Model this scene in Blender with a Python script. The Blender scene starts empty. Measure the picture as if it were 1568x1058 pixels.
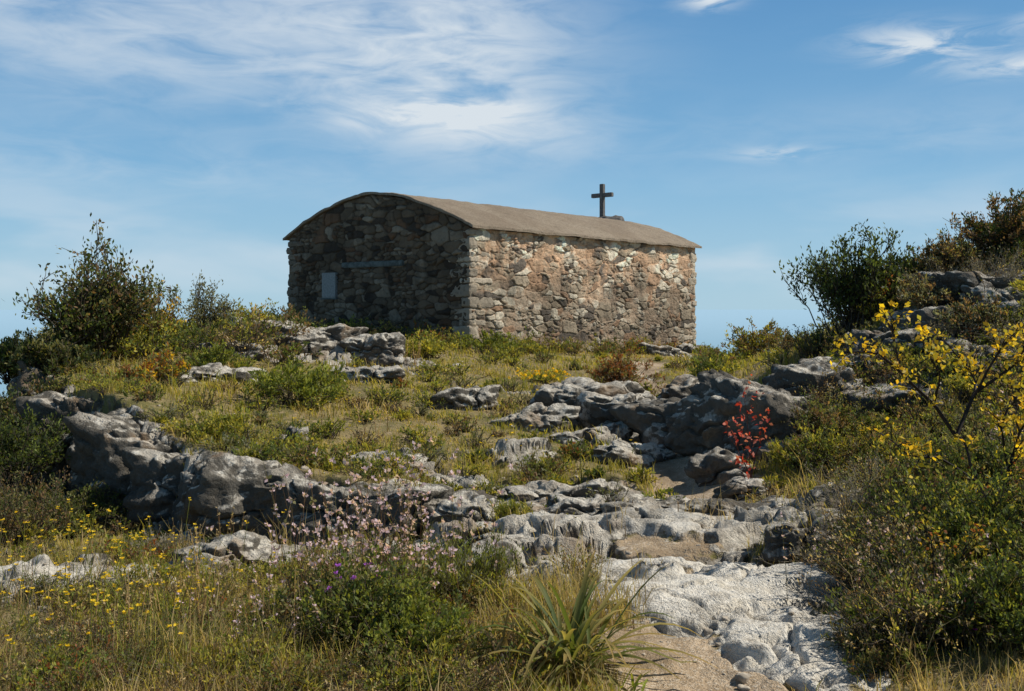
import bpy, bmesh, math, time
import numpy as np
from mathutils import Vector
T0=time.time()
rng=np.random.default_rng(11)
F=1524.0; HY=470.0; CX=784.0
def wx(px,d): return (px-CX)/F*d
def wz(py,d): return -(py-HY)/F*d
scene=bpy.context.scene
COL=scene.collection

# ---------------------------------------------------------------- noise
perm=rng.permutation(256)
ga=rng.random(256)*2*np.pi; GX=np.cos(ga); GY=np.sin(ga)
g3=rng.normal(size=(256,3)); g3/=np.linalg.norm(g3,axis=1)[:,None]
rnd=rng.random((256,4))
def fade(t): return t*t*t*(t*(t*6-15)+10)
def pn2(x,y,s=0):
    xi=np.floor(x).astype(np.int64); yi=np.floor(y).astype(np.int64)
    xf=x-xi; yf=y-yi; u=fade(xf); v=fade(yf)
    def g(a,b):
        h=perm[(perm[(xi+a+s*17)&255]+yi+b+s*31)&255]
        return GX[h]*(xf-a)+GY[h]*(yf-b)
    a=g(0,0); b=g(1,0); c=g(0,1); d=g(1,1)
    return 1.5*((a+(b-a)*u)+((c+(d-c)*u)-(a+(b-a)*u))*v)
def fbm2(x,y,o=4,s=0,g=0.5):
    r=0; a=1.0; f=1.0
    for i in range(o):
        r=r+a*pn2(x*f,y*f,s+i*3); a*=g; f*=2.03
    return r
def pn3(x,y,z,s=0):
    xi=np.floor(x).astype(np.int64); yi=np.floor(y).astype(np.int64); zi=np.floor(z).astype(np.int64)
    xf=x-xi; yf=y-yi; zf=z-zi; u=fade(xf); v=fade(yf); w=fade(zf)
    r=0
    for a in (0,1):
        for b in (0,1):
            for c in (0,1):
                h=perm[(perm[(perm[(xi+a+s*13)&255]+yi+b)&255]+zi+c)&255]
                gg=g3[h]
                r=r+(gg[...,0]*(xf-a)+gg[...,1]*(yf-b)+gg[...,2]*(zf-c))*(u if a else 1-u)*(v if b else 1-v)*(w if c else 1-w)
    return 1.5*r
def fbm3(p,f0=1,o=4,s=0,g=0.5):
    r=0;a=1.0;f=f0
    for i in range(o):
        r=r+a*pn3(p[...,0]*f,p[...,1]*f,p[...,2]*f,s+i*3); a*=g; f*=2.03
    return r
def vor2(x,y,j=0.85,p=2.0,s=0):
    xi=np.floor(x).astype(np.int64); yi=np.floor(y).astype(np.int64)
    F1=np.full(x.shape,9.0); F2=np.full(x.shape,9.0); ID=np.zeros(x.shape,np.int64)
    for a in (-1,0,1):
        for b in (-1,0,1):
            h=perm[(perm[(xi+a+s*19)&255]+yi+b)&255]
            dx=xi+a+0.5+(rnd[h,0]-.5)*j-x; dy=yi+b+0.5+(rnd[h,1]-.5)*j-y
            d=(np.abs(dx)**p+np.abs(dy)**p)**(1/p)
            c=d<F1
            F2=np.where(c,F1,np.minimum(F2,d)); ID=np.where(c,h,ID); F1=np.where(c,d,F1)
    return F1,F2,ID
def ss(a,b,x):
    t=np.clip((x-a)/(b-a),0,1); return t*t*(3-2*t)

# ---------------------------------------------------------------- mesh helper
def mk_mesh(name,V,Q=None,T=None,C=None,mat=None,smooth=True,parent=None):
    V=np.asarray(V,dtype=np.float32)
    me=bpy.data.meshes.new(name)
    nq=0 if Q is None else len(Q); nt=0 if T is None else len(T)
    me.vertices.add(len(V)); me.vertices.foreach_set('co',V.ravel())
    me.loops.add(nq*4+nt*3); me.polygons.add(nq+nt)
    li=[]; ls=[]
    if nq: li.append(np.asarray(Q).ravel()); ls.append(np.arange(nq)*4)
    if nt: li.append(np.asarray(T).ravel()); ls.append(nq*4+np.arange(nt)*3)
    me.loops.foreach_set('vertex_index',np.concatenate(li).astype(np.int32))
    me.polygons.foreach_set('loop_start',np.concatenate(ls).astype(np.int32))
    me.update(calc_edges=True)
    if smooth: me.polygons.foreach_set('use_smooth',np.ones(nq+nt,dtype=bool))
    if C is not None:
        a=me.color_attributes.new('Col','FLOAT_COLOR','POINT')
        cc=np.ones((len(V),4),np.float32); cc[:,:3]=C; a.data.foreach_set('color',cc.ravel())
    if mat: me.materials.append(mat)
    ob=bpy.data.objects.new(name,me)
    COL.objects.link(ob)
    if parent is not None:
        ob.parent=parent; ob.matrix_parent_inverse=parent.matrix_world.inverted()
    return ob
class B:
    def __init__(s): s.V=[];s.Q=[];s.T=[];s.C=[];s.n=0
    def add(s,V,Q,T,C):
        V=np.asarray(V).reshape(-1,3)
        if Q is not None and len(Q): s.Q.append(np.asarray(Q)+s.n)
        if T is not None and len(T): s.T.append(np.asarray(T)+s.n)
        s.V.append(V); s.C.append(np.asarray(C).reshape(-1,3)); s.n+=len(V)
    def build(s,name,mat,smooth=False):
        return mk_mesh(name,np.concatenate(s.V),np.concatenate(s.Q) if s.Q else None,np.concatenate(s.T) if s.T else None,np.concatenate(s.C),mat,smooth)
def nrm(a): return a/np.maximum(np.linalg.norm(a,axis=-1,keepdims=True),1e-9)

# ---------------------------------------------------------------- node helpers
def newmat(name):
    m=bpy.data.materials.new(name); m.use_nodes=True; nt=m.node_tree; nt.nodes.clear()
    return m,nt
class NT:
    def __init__(s,nt): s.nt=nt
    def n(s,t,**k):
        nd=s.nt.nodes.new(t)
        for a,b in k.items(): setattr(nd,a,b)
        return nd
    def link(s,a,b): s.nt.links.new(a,b)
    def set(s,sock,v):
        if isinstance(v,bpy.types.NodeSocket): s.link(v,sock)
        else: sock.default_value=v
    def math(s,op,a,b=None,c=None,clamp=False):
        nd=s.n('ShaderNodeMath',operation=op); nd.use_clamp=clamp
        s.set(nd.inputs[0],a)
        if b is not None: s.set(nd.inputs[1],b)
        if c is not None: s.set(nd.inputs[2],c)
        return nd.outputs[0]
    def noise(s,vec,scale,detail=5,rough=0.55,dist=0.0):
        nd=s.n('ShaderNodeTexNoise'); s.set(nd.inputs['Vector'],vec)
        nd.inputs['Scale'].default_value=scale; nd.inputs['Detail'].default_value=detail
        nd.inputs['Roughness'].default_value=rough; nd.inputs['Distortion'].default_value=dist
        return nd.outputs['Fac']
    def ramp(s,fac,a,b,interp='SMOOTHSTEP'):
        nd=s.n('ShaderNodeMapRange',interpolation_type=interp); s.set(nd.inputs['Value'],fac)
        nd.inputs['From Min'].default_value=a; nd.inputs['From Max'].default_value=b
        return nd.outputs['Result']
    def mix(s,fac,a,b,bt='MIX'):
        nd=s.n('ShaderNodeMix',data_type='RGBA',blend_type=bt); s.set(nd.inputs[0],fac)
        for i,v in ((6,a),(7,b)):
            if isinstance(v,tuple): v=(v[0],v[1],v[2],1)
            s.set(nd.inputs[i],v)
        return nd.outputs[2]
def rock_nodes(k,vec,geo_nz,dark=0.0):
    n1=k.noise(vec,1.7,4,.6); n2=k.noise(vec,6,6,.68,.4); n3=k.noise(vec,30,4,.75); n4=k.noise(vec,3.0,6,.72,.6)
    c=k.mix(k.ramp(n1,.35,.65),(.50,.45,.375),(.34,.30,.245))
    c=k.mix(k.ramp(n2,.45,.60),c,(.68,.63,.54))
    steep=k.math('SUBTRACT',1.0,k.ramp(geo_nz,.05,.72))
    thr=k.math('ADD',n4,k.math('MULTIPLY',steep,.20)); thr=k.math('ADD',thr,dark)  # steep faces get painted shade on top of the lichen blotches
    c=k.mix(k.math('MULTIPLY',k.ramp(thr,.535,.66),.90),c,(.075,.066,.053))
    c=k.mix(k.math('MULTIPLY',k.ramp(n3,.55,.66),.55),c,(.11,.095,.07))
    c=k.mix(k.math('MULTIPLY',k.ramp(k.noise(vec,2.3,3,.5),.56,.70),.5),c,(.31,.20,.11))
    hgt=k.math('ADD',k.math('MULTIPLY',n2,1.3),k.math('MULTIPLY',n3,.6))
    hgt=k.math('ADD',hgt,k.math('MULTIPLY',n4,.6))
    return c,hgt
def finish(k,c,hgt,dist,rough=.9,strength=.9,spec=.2):
    bp=k.n('ShaderNodeBump'); bp.inputs['Strength'].default_value=strength; bp.inputs['Distance'].default_value=dist
    k.set(bp.inputs['Height'],hgt)
    p=k.n('ShaderNodeBsdfPrincipled'); k.set(p.inputs['Base Color'],c); p.inputs['Roughness'].default_value=rough
    p.inputs['Specular IOR Level'].default_value=spec
    k.link(bp.outputs[0],p.inputs['Normal'])
    o=k.n('ShaderNodeOutputMaterial'); k.link(p.outputs[0],o.inputs[0])
def objvec(k): return k.n('ShaderNodeTexCoord').outputs['Object']
def nz(k):
    g=k.n('ShaderNodeNewGeometry'); sp=k.n('ShaderNodeSeparateXYZ'); k.link(g.outputs['Normal'],sp.inputs[0]); return sp.outputs[2]
rock_mat,nt=newmat('limestone'); k=NT(nt)
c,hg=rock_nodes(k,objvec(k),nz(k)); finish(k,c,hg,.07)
rock_dark,nt=newmat('lichen_shade_limestone'); k=NT(nt)
c,hg=rock_nodes(k,objvec(k),nz(k),.10); finish(k,c,hg,.07)  # darker limestone copy: more lichen plus painted shade for ledge and hump
# terrain
terr_mat,nt=newmat('hill_ground'); k=NT(nt); vec=objvec(k)
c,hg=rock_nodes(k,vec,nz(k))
at=k.n('ShaderNodeAttribute',attribute_name='Col'); sp=k.n('ShaderNodeSeparateColor'); k.link(at.outputs['Color'],sp.inputs[0])
s1=k.noise(vec,1.3,4,.6); s2=k.noise(vec,9,5,.7); s3=k.noise(vec,60,3,.7)
soil=k.mix(k.ramp(s1,.38,.62),(.26,.20,.09),(.15,.135,.045))
soil=k.mix(k.ramp(s2,.45,.65),soil,(.33,.25,.14))
soil=k.mix(k.math('MULTIPLY',k.ramp(s3,.5,.7),.6),soil,(.09,.07,.04))
pathc=k.mix(k.ramp(s2,.35,.65),(.52,.395,.265),(.38,.275,.17))
pathc=k.mix(k.math('MULTIPLY',k.ramp(s3,.50,.62),.7),pathc,(.62,.54,.43))
pathc=k.mix(k.math('MULTIPLY',k.ramp(k.noise(vec,90,2,.6),.56,.64),.7),pathc,(.16,.12,.08))
pathc=k.mix(k.math('MULTIPLY',k.ramp(s1,.48,.60),.65),pathc,(.22,.155,.09))
rk=k.ramp(k.math('ADD',sp.outputs[0],k.math('MULTIPLY',k.math('SUBTRACT',s2,.5),.9)),.42,.56)
pk=k.ramp(k.math('ADD',sp.outputs[1],k.math('MULTIPLY',k.math('SUBTRACT',s2,.5),.8)),.40,.6)
base=k.mix(pk,soil,pathc)
pale=k.mix(k.ramp(s2,.38,.56),(.58,.525,.435),(.77,.72,.63))
pale=k.mix(k.math('MULTIPLY',k.ramp(s3,.56,.68),.4),pale,(.38,.33,.26))
pale=k.mix(k.math('MULTIPLY',k.ramp(k.noise(vec,4.5,5,.7,.8),.55,.66),.6),pale,(.32,.27,.21))
slb=k.math('MULTIPLY',sp.outputs[2],k.ramp(k.math('ADD',s1,k.math('MULTIPLY',s3,.25)),.82,.64))
c=k.mix(slb,c,pale)
col=k.mix(rk,base,c)
hh=k.math('ADD',k.math('MULTIPLY',k.math('MULTIPLY',hg,rk),k.math('SUBTRACT',1.0,k.math('MULTIPLY',slb,.6))),k.math('MULTIPLY',k.math('ADD',s3,s2),.40))
finish(k,col,hh,.05)
def vegmat(name,tr=.35,rough=.6):
    m,nt=newmat(name); k=NT(nt)
    at=k.n('ShaderNodeAttribute',attribute_name='Col')
    d=k.n('ShaderNodeBsdfPrincipled'); k.link(at.outputs['Color'],d.inputs['Base Color']); d.inputs['Roughness'].default_value=rough; d.inputs['Specular IOR Level'].default_value=.25
    t=k.n('ShaderNodeBsdfTranslucent')
    bc=k.mix(1.0,at.outputs['Color'],(1.8,1.65,.8),'MULTIPLY'); k.link(bc,t.inputs[0])
    mx=k.n('ShaderNodeMixShader'); mx.inputs[0].default_value=tr; k.link(d.outputs[0],mx.inputs[1]); k.link(t.outputs[0],mx.inputs[2])
    o=k.n('ShaderNodeOutputMaterial'); k.link(mx.outputs[0],o.inputs[0]); return m
veg=vegmat('foliage',.40); grassm=vegmat('grass_blades',.45,.7)
wall_mat,nt=newmat('rubble_masonry'); k=NT(nt); vec=objvec(k)
at=k.n('ShaderNodeAttribute',attribute_name='Col')
n2=k.noise(vec,8,6,.72,.3); n3=k.noise(vec,40,4,.75)
c=k.mix(k.math('MULTIPLY',k.ramp(n2,.50,.68),.6),at.outputs['Color'],(.085,.066,.045))
c=k.mix(k.math('MULTIPLY',k.ramp(n3,.54,.68),.30),c,k.mix(1.0,at.outputs['Color'],(1.6,1.6,1.6),'MULTIPLY'))
finish(k,c,k.math('ADD',n2,k.math('MULTIPLY',n3,.6)),.045)
roof_mat,nt=newmat('roof_render'); k=NT(nt); vec=objvec(k)
n1=k.noise(vec,.9,5,.65); n3=k.noise(vec,26,5,.85); n5=k.noise(vec,5,6,.75)
c=k.mix(k.ramp(n1,.35,.65),(.48,.385,.28),(.38,.295,.21)); c=k.mix(k.math('MULTIPLY',k.ramp(n3,.47,.59),.65),c,(.17,.13,.095)); c=k.mix(k.math('MULTIPLY',k.ramp(n5,.53,.67),.5),c,(.18,.145,.105))
finish(k,c,n3,.07,strength=1)
def plain(name,col,var=.3,sc=12,rough=.8):
    m,nt=newmat(name); k=NT(nt); vec=objvec(k)
    n=k.noise(vec,sc,5,.65)
    c=k.mix(k.ramp(n,.35,.65),col,tuple(v*(1-var) for v in col)); finish(k,c,n,.01,rough); return m
cross_mat=plain('weathered_concrete',(.15,.14,.13)); plaque_mat=plain('plaque_marble',(.25,.26,.25),.3,20,.5)
lintel_mat=plain('slate_lintel',(.13,.15,.14),.5,8)
sea_mat,nt=newmat('sea_water'); k=NT(nt); vec=objvec(k)
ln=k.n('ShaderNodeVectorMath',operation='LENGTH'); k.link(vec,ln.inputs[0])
c=k.mix(k.ramp(k.math('DIVIDE',150.0,ln.outputs['Value']),.0,.050),(.325,.485,.61),(.24,.39,.50))  # aerial haze put into the sea colour, paler with distance
p=k.n('ShaderNodeBsdfPrincipled'); k.link(c,p.inputs['Base Color']); p.inputs['Roughness'].default_value=1.0; p.inputs['Specular IOR Level'].default_value=0
o=k.n('ShaderNodeOutputMaterial'); k.link(p.outputs[0],o.inputs[0])

# ---------------------------------------------------------------- terrain heights
def rbf_fit(P):
    P=np.array(P,float); n=len(P)
    d=np.linalg.norm(P[:,None,:2]-P[None,:,:2],axis=2)
    K=np.where(d>0,d*d*np.log(d+1e-12),0)+np.eye(n)*0.08
    A=np.zeros((n+3,n+3)); A[:n,:n]=K; A[:n,n]=1; A[:n,n+1:]=P[:,:2]; A[n,:n]=1; A[n+1:,:n]=P[:,:2].T
    w=np.linalg.solve(A,np.concatenate([P[:,2],[0,0,0]]))
    return P,w
def rbf_eval(M,x,y):
    P,w=M; r=w[-3]+w[-2]*x+w[-1]*y
    for i in range(len(P)):
        d2=(x-P[i,0])**2+(y-P[i,1])**2+1e-12
        r=r+w[i]*0.5*d2*np.log(d2)
    return r
def CP(px,py,d): return (wx(px,d),d,wz(py,d))
shared=[CP(1150,1058,4.15),CP(1050,900,5.75),CP(1000,840,6.8),CP(1100,780,8.2),CP(1060,740,9.2),CP(1020,690,10.8),CP(1015,650,12.5),CP(1030,622,14),CP(1000,600,15.6),
 CP(710,532,21),CP(1068,548,28),CP(900,540,24.7),CP(447,518,25),
 CP(1240,580,12),CP(1400,450,13),CP(1490,405,13),CP(1568,372,13),CP(1750,350,13),CP(1300,690,9),CP(1500,680,8.5),CP(1420,580,10.5),CP(1520,480,11.5),CP(1300,850,6.3),CP(1500,850,5.7),CP(1550,1000,4.3),
 CP(1200,640,10.8),CP(1150,560,18),CP(1110,550,24),(7,18,-.9),(9,22,-1.9),(8,30,-3),(13,26,-3.2),(12,16,-.1),
 (0,40,-3.6),(10,38,-4),(-12,36,-3.6),(-6,32,-1.8),(3,33,-2.2),(0,-3,-1.7),(-6,-5,-2),(6,-5,-1.2),(10,5,-.4),(-10,3,-2.1),(0,-20,-2.5),(15,-15,-2),(-18,-12,-3),(22,10,-1.5),(-24,8,-4.5),(-22,24,-4.5)]
upper=[CP(560,705,10),CP(400,712,8.6),CP(200,600,11),CP(300,655,10.4),CP(450,605,13),CP(400,530,17),CP(560,532,19),CP(700,600,14),CP(650,665,11),CP(850,560,19),CP(850,625,13.5),CP(100,570,14),CP(50,605,12.5),CP(250,535,17),CP(330,525,21),CP(150,540,20),CP(0,560,17),
 CP(650,760,8.6),CP(760,760,9),CP(540,725,8.6),CP(850,740,9.2),(-9,24,-1.6)]
lower=[CP(450,870,7.6),CP(200,815,9.3),CP(200,900,6.5),CP(100,1050,4.3),CP(0,950,5.5),CP(600,1058,4.1),CP(620,830,7.6),CP(750,800,8),CP(350,865,7.2),CP(0,740,11.5),CP(-100,740,12),CP(800,760,8.9),CP(850,930,5.5),CP(700,1000,4.7),CP(400,940,5.7),CP(-200,800,9),(-9,16,-2.4),(-12,20,-3)]
MU=rbf_fit(shared+upper); ML=rbf_fit(shared+lower)
LX=[-30,-12,-9,-7,-5.7,-4.7,-3.6,-2.7,-2.1,-1.3,-.7,-.2,.4,1.2,30]; LY=[34,24,19,15,12.4,11.0,10,9.0,8.5,8.25,8.3,8.5,8.9,9.4,12]
def ledge_d(x,y):
    return y-np.interp(x,LX,LY)+0.22*fbm2(x*1.1,y*1.1,4,5)
def hbase(x,y):
    U=rbf_eval(MU,x,y); L=rbf_eval(ML,x,y)
    m=ss(-.12,.10,ledge_d(x,y)); z=L+(U-L)*m
    r=np.hypot(x,y)
    w=ss(26,42,r); far=-3.6-np.maximum(r-36,0)*.30
    z=z*(1-w)+far*w
    return np.maximum(z,-158)
spots=[(1080,6,.9),(950,6.5,.85),(860,7.4,.85),(1000,7.3,.9),(1160,5.1,.5),(720,7.8,.85),(600,7.8,.4),(1150,7.4,.6),(1200,6.4,.4),(900,12.5,1.0),(960,11.3,.6),(440,17,1.5),(540,16.6,1.2),(610,9.6,.45),
 (1120,10.2,1.0),(1230,11,.9),(1400,10.8,1.0),(1500,11.8,1.0),(1560,10.5,.8),(90,6.5,.6),(200,6.7,.4),(360,7.1,.6),(720,9.2,.5),(800,10.3,.4),(800,6.4,.4),(870,9.0,.7)]
PATH=np.array([(1190,2.0),(1170,3.5),(1140,4.3),(1085,5.1),(1060,5.6),(1040,6.5),(1010,7.3),(1090,8.3),(1065,9.2),(1030,10.2),(1010,11),(1012,12.5),(1022,14),(995,15.6),(960,17.5),(1000,21)],float)
PXY=np.stack([wx(PATH[:,0],PATH[:,1]),PATH[:,1]],1); PXY=np.concatenate([[[1.2,-6]],PXY])
def path_dist(x,y):
    r=np.full(x.shape,99.0)
    for a,b in zip(PXY[:-1],PXY[1:]):
        v=b-a; t=np.clip(((x-a[0])*v[0]+(y-a[1])*v[1])/(v@v),0,1)
        r=np.minimum(r,np.hypot(x-a[0]-t*v[0],y-a[1]-t*v[1]))
    return r
def masks(x,y):
    r=np.zeros(x.shape)
    for px,d,s in spots:
        r=np.maximum(r,1.1*np.exp(-(((x-wx(px,d))**2+(y-d)**2*.8)/s**2)**1.3))
    ld=y-np.interp(x,LX,LY)
    lb=np.exp(-((ld+.22)/.42)**2)*ss(1.2,.2,x)*ss(-9,-6.5,x)
    r=np.maximum(r,1.1*lb)
    n=fbm2(x*1.1+7,y*1.1,3,2)
    r=r+.45*n-.02
    patches=ss(.58,.84,fbm2(x*.6+3,y*.8+9,3,8))*.8*ss(6.2,7.5,y)
    r=np.clip(np.maximum(r,patches),0,1)
    pd=path_dist(x,y)
    pth=1-ss(.22,.55,pd+.18*fbm2(x*2,y*2,3,4)-.18*(y<5.2))
    wpx=x+.22*fbm2(x*1.6,y*1.6,4,41); wpy=y+.22*fbm2(x*1.6+5,y*1.6,4,42)
    slab=np.exp(-(((wpx-wx(1050,5.8))/.85)**2+((wpy-5.85)/1.0)**2)**2)
    slab=np.maximum(slab,.95*np.exp(-(((wpx-wx(1200,4.8))/.40)**2+((wpy-4.8)/.8)**2)**2))
    slab=np.maximum(slab,.7*np.exp(-(((wpx-wx(90,6.4))/.9)**2+((wpy-6.5)/.35)**2)**2))
    slab=np.maximum(slab,.8*np.exp(-(((wpx-wx(1080,7.5))/.95)**2+((wpy-7.5)/.45)**2)**2))
    slab=np.maximum(slab,.6*np.exp(-(((wpx-wx(880,7.9))/.8)**2+((wpy-7.9)/.35)**2)**2))
    slab=slab*ss(-.95,-.1,fbm2(x*1.4,y*1.8,4,47))
    r=np.maximum(r*(1-pth*.9*(1-slab)),slab)
    pth=pth*(1-slab)
    return r,pth,slab
def height(x,y,full=False):
    z=hbase(x,y); r,p,s=masks(x,y)
    rr=ss(.36,.60,r)
    near=1-ss(25,40,np.hypot(x,y))
    z=z+near*(.05*fbm2(x*.8,y*.8,4,1)+.012*fbm2(x*6,y*6,3,3))
    lf=.16*fbm2(x*.55+4,y*1.0,3,6)+.045*fbm2(x*1.8,y*2.8,3,9)
    q=z+lf*1.6; st=.13; f=q/st; fl=np.floor(f); fr=f-fl
    zt=st*(fl+ss(.80,1.0,fr))+.02
    wxn=x+.3*fbm2(x*1.2,y*1.5,3,12); wyn=y+.25*fbm2(x*1.5+9,y*1.5,3,13)
    F1,F2,I=vor2(wxn*.9,wyn*1.7)
    crack=1-ss(.0,.08,F2-F1)
    rough=.021*fbm2(x*4,y*5,5,15,.6)+.05*(np.abs(fbm2(x*1.2,y*1.8,3,17))-.3)
    flat=1-.88*s
    zr=zt*flat+(z+.05)*(1-flat)+(rough-.10*crack+ (rnd[I,2]-.5)*.09)*flat+.008*fbm2(x*4,y*4,4,21)*(1-flat)-.035*crack*s
    pit=ss(.33,.75,fbm2(x*6,y*7,3,44))
    zr=zr-.03*pit*flat-.010*pit*(1-flat)
    z=z+(zr-z)*rr*near
    z=z-.03*p*near
    if full: return z,r,p,s,rr*near
    return z

ang_d=np.radians(np.linspace(-43,43,800)); ang_c=np.radians(np.linspace(43,317,120))[1:-1]
ang=np.concatenate([ang_d,ang_c])
rad=np.concatenate([np.linspace(.1,1.9,12),2.0*np.exp(np.linspace(0,math.log(42/2.0),900)),42*np.exp(np.linspace(0,math.log(16),40))[1:]])
A,R=np.meshgrid(ang,rad); X=(R*np.sin(A)).ravel(); Y=(R*np.cos(A)).ravel()
Z,r_,p_,s_,rr_=height(X,Y,True)
dxn=fbm2(X*2.2+Z*3,Z*5+Y,3,25); dyn=fbm2(X*1.8,Z*6.0,3,27)
Xd=X+.03*dxn*rr_; Yd=Y+.10*dyn*rr_*(R.ravel()>4)*(1-s_)
na=len(ang); nr=len(rad)
ii,jj=np.meshgrid(np.arange(nr-1),np.arange(na),indexing='ij'); j2=(jj+1)%na
Q=np.stack([ii*na+jj,ii*na+j2,(ii+1)*na+j2,(ii+1)*na+jj],-1).reshape(-1,4)[:,::-1]
V=np.stack([Xd,Yd,Z],1); V=np.concatenate([V,[[0,0,Z[:na].mean()]]])
Tt=np.stack([np.arange(na),np.full(na,len(V)-1),(np.arange(na)+1)%na],1)[:,::-1]
C=np.stack([np.append(r_,0),np.append(p_,1),np.append(s_,0)],1)
mk_mesh('rocky_hill_ground',V,Q,Tt,C,terr_mat)
print('terrain',time.time()-T0)
n=96; rs=np.array([0,300,1500,6000,20000,60000.]); V=[];Qs=[]
for r in rs[1:]:
    for i in range(n): V.append((r*math.cos(2*math.pi*i/n),r*math.sin(2*math.pi*i/n),-150))
for a in range(len(rs)-2):
    for i in range(n): Qs.append((a*n+i,(a+1)*n+i,(a+1)*n+(i+1)%n,a*n+(i+1)%n))
mk_mesh('sea',V,np.array(Qs),None,None,sea_mat)

# ---------------------------------------------------------------- boulders
def ico(sub):
    bm=bmesh.new(); bmesh.ops.create_icosphere(bm,subdivisions=sub,radius=1)
    V=np.array([v.co[:] for v in bm.verts]); Fc=np.array([[v.index for v in f.verts] for f in bm.faces]); bm.free(); return V,Fc
ICO={6:ico(6),5:ico(5),4:ico(4),2:ico(3)}
def rock_shape(sub,seed,sx,sy,sz,rough=1.0):
    D,Fc=ICO[sub]; lr=np.random.default_rng(seed)
    n=lr.normal(size=(15,3)); n[:,2]*=.6; n=nrm(n); n[0]=nrm(np.array([lr.normal(0,.15),lr.normal(0,.15),1])); n[1]=nrm(np.array([.2,-1,.1])); off=lr.uniform(.66,1.0,15); off[0]=.68
    dt=D@n.T; rr=np.where(dt>.05,off/np.maximum(dt,.05),9)
    rad=-np.log(np.sum(np.exp(-18*np.minimum(rr,2.0)),axis=1))/18
    P=D*rad[:,None]*np.array([sx,sy,sz]); o=lr.uniform(0,90,3)
    size=(sx+sy+sz)/3
    q=(P+o)*np.array([1,1,1.3])
    d=.20*size*fbm3(q,1.1/size,3,1)+rough*(.050*fbm3(q,3.4,5,2,.57))
    zz=(q[:,2]/1.3+.08*fbm3(q,1.6,2,5))*6
    d+=rough*.026*(np.abs((zz%1.0)-.5)*2)**.7*(1-np.abs(D[:,2]))
    pit=fbm3(q,5.5,3,7); d-=rough*.045*ss(.22,.7,pit)
    ridg=1-np.abs(fbm3(q,1.6,3,9)); d-=rough*.11*ss(.91,1.0,ridg)
    P=P+D*d[:,None]
    return P,Fc
bid=[0]
def boulder(px,d,sx,sy,sz,zo=0.0,sub=5,x=None,z=None,mat=None):
    bid[0]+=1
    if sub==5 and d*1.0/max(sx,sz)<26: sub=6
    P,Fc=rock_shape(sub,bid[0]*7+3,sx,sy,sz)
    X0=wx(px,d) if x is None else x
    g=hbase(np.array([X0]),np.array([d]))[0] if z is None else z
    a=rng.uniform(-.4,.4); ca,sa=math.cos(a),math.sin(a)
    P=np.stack([P[:,0]*ca-P[:,1]*sa,P[:,0]*sa+P[:,1]*ca,P[:,2]],1)+np.array([X0,d,g+zo])
    mk_mesh('limestone_boulder',P,None,Fc,None,mat or rock_mat)
BL=[(1055,11.2,.48,.5,.46,.12),(1105,10.3,.50,.5,.62,.16),(1185,10.0,.58,.5,.58,.12),(1100,9.3,.3,.3,.26,.02),(1150,8.6,.3,.25,.12,0),
 (890,13,.85,.5,.44,.12),(955,12.2,.60,.45,.48,.12),(825,12,.50,.35,.26,.05),(905,11.3,.55,.38,.22,.02),(968,10.4,.46,.34,.2,.03),(1050,13.8,.4,.4,.35,.1),
 (410,17,.80,.5,.42,.14),(485,17.2,.9,.5,.40,.12),(570,17,.80,.5,.38,.10),(360,15.5,.6,.45,.26,.05),(335,13.5,.5,.4,.2,.03),(555,14.6,.6,.4,.18,.02),
 (598,9.7,.46,.30,.15,.05),(730,13.2,.42,.33,.24,.04),(875,8.7,.55,.35,.13,.03),(770,8.3,.6,.35,.12,0),(940,8.2,.6,.35,.12,.02),(1150,7.9,.5,.3,.13,0),
 (1225,6.9,.28,.3,.2,.0),(1290,7.3,.35,.35,.22,.05),
 (340,7.2,.50,.3,.19,.03),(130,6.6,.5,.3,.06,-.02),(1010,24,.5,.4,.3,.0),(1060,26,.5,.4,.3,0)]
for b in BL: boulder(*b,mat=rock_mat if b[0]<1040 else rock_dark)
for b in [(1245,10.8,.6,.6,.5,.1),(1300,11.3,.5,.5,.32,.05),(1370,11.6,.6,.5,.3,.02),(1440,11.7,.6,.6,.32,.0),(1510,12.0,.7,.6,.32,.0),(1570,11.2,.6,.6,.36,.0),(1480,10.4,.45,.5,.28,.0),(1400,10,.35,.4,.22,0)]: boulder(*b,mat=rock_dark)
for x in np.arange(-6.4,.1,.55):
    xx=x+rng.uniform(-.14,.14); y=float(np.interp(xx,LX,LY))
    up=rbf_eval(MU,np.array([xx]),np.array([y+.3]))[0]; lo=rbf_eval(ML,np.array([xx]),np.array([y-.4]))[0]
    hgt=max(up-lo,.12)
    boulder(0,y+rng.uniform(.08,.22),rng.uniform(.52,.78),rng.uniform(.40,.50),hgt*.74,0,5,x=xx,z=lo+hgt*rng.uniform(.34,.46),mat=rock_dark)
    if rng.random()<.25:
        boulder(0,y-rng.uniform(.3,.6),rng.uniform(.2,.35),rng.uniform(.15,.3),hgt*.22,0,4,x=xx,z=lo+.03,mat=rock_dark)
sb=B()
def in_view(n,r0,r1,p=1.0,a=31):
    u=rng.random(n); r=r0*(r1/r0)**(u**p); an=np.radians(rng.uniform(-a,a,n)); return r*np.sin(an),r*np.cos(an)
sx,sy=in_view(3000,3.4,22)
mr,mp,ms=masks(sx,sy); keep=rng.random(len(sx))<(.12+.4*mr+.5*mp)*(1-.9*ms); sx=sx[keep];sy=sy[keep]; sz=height(sx,sy)
shapes=[rock_shape(2,900+i,1,1,.65,0) for i in range(8)]
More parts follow.
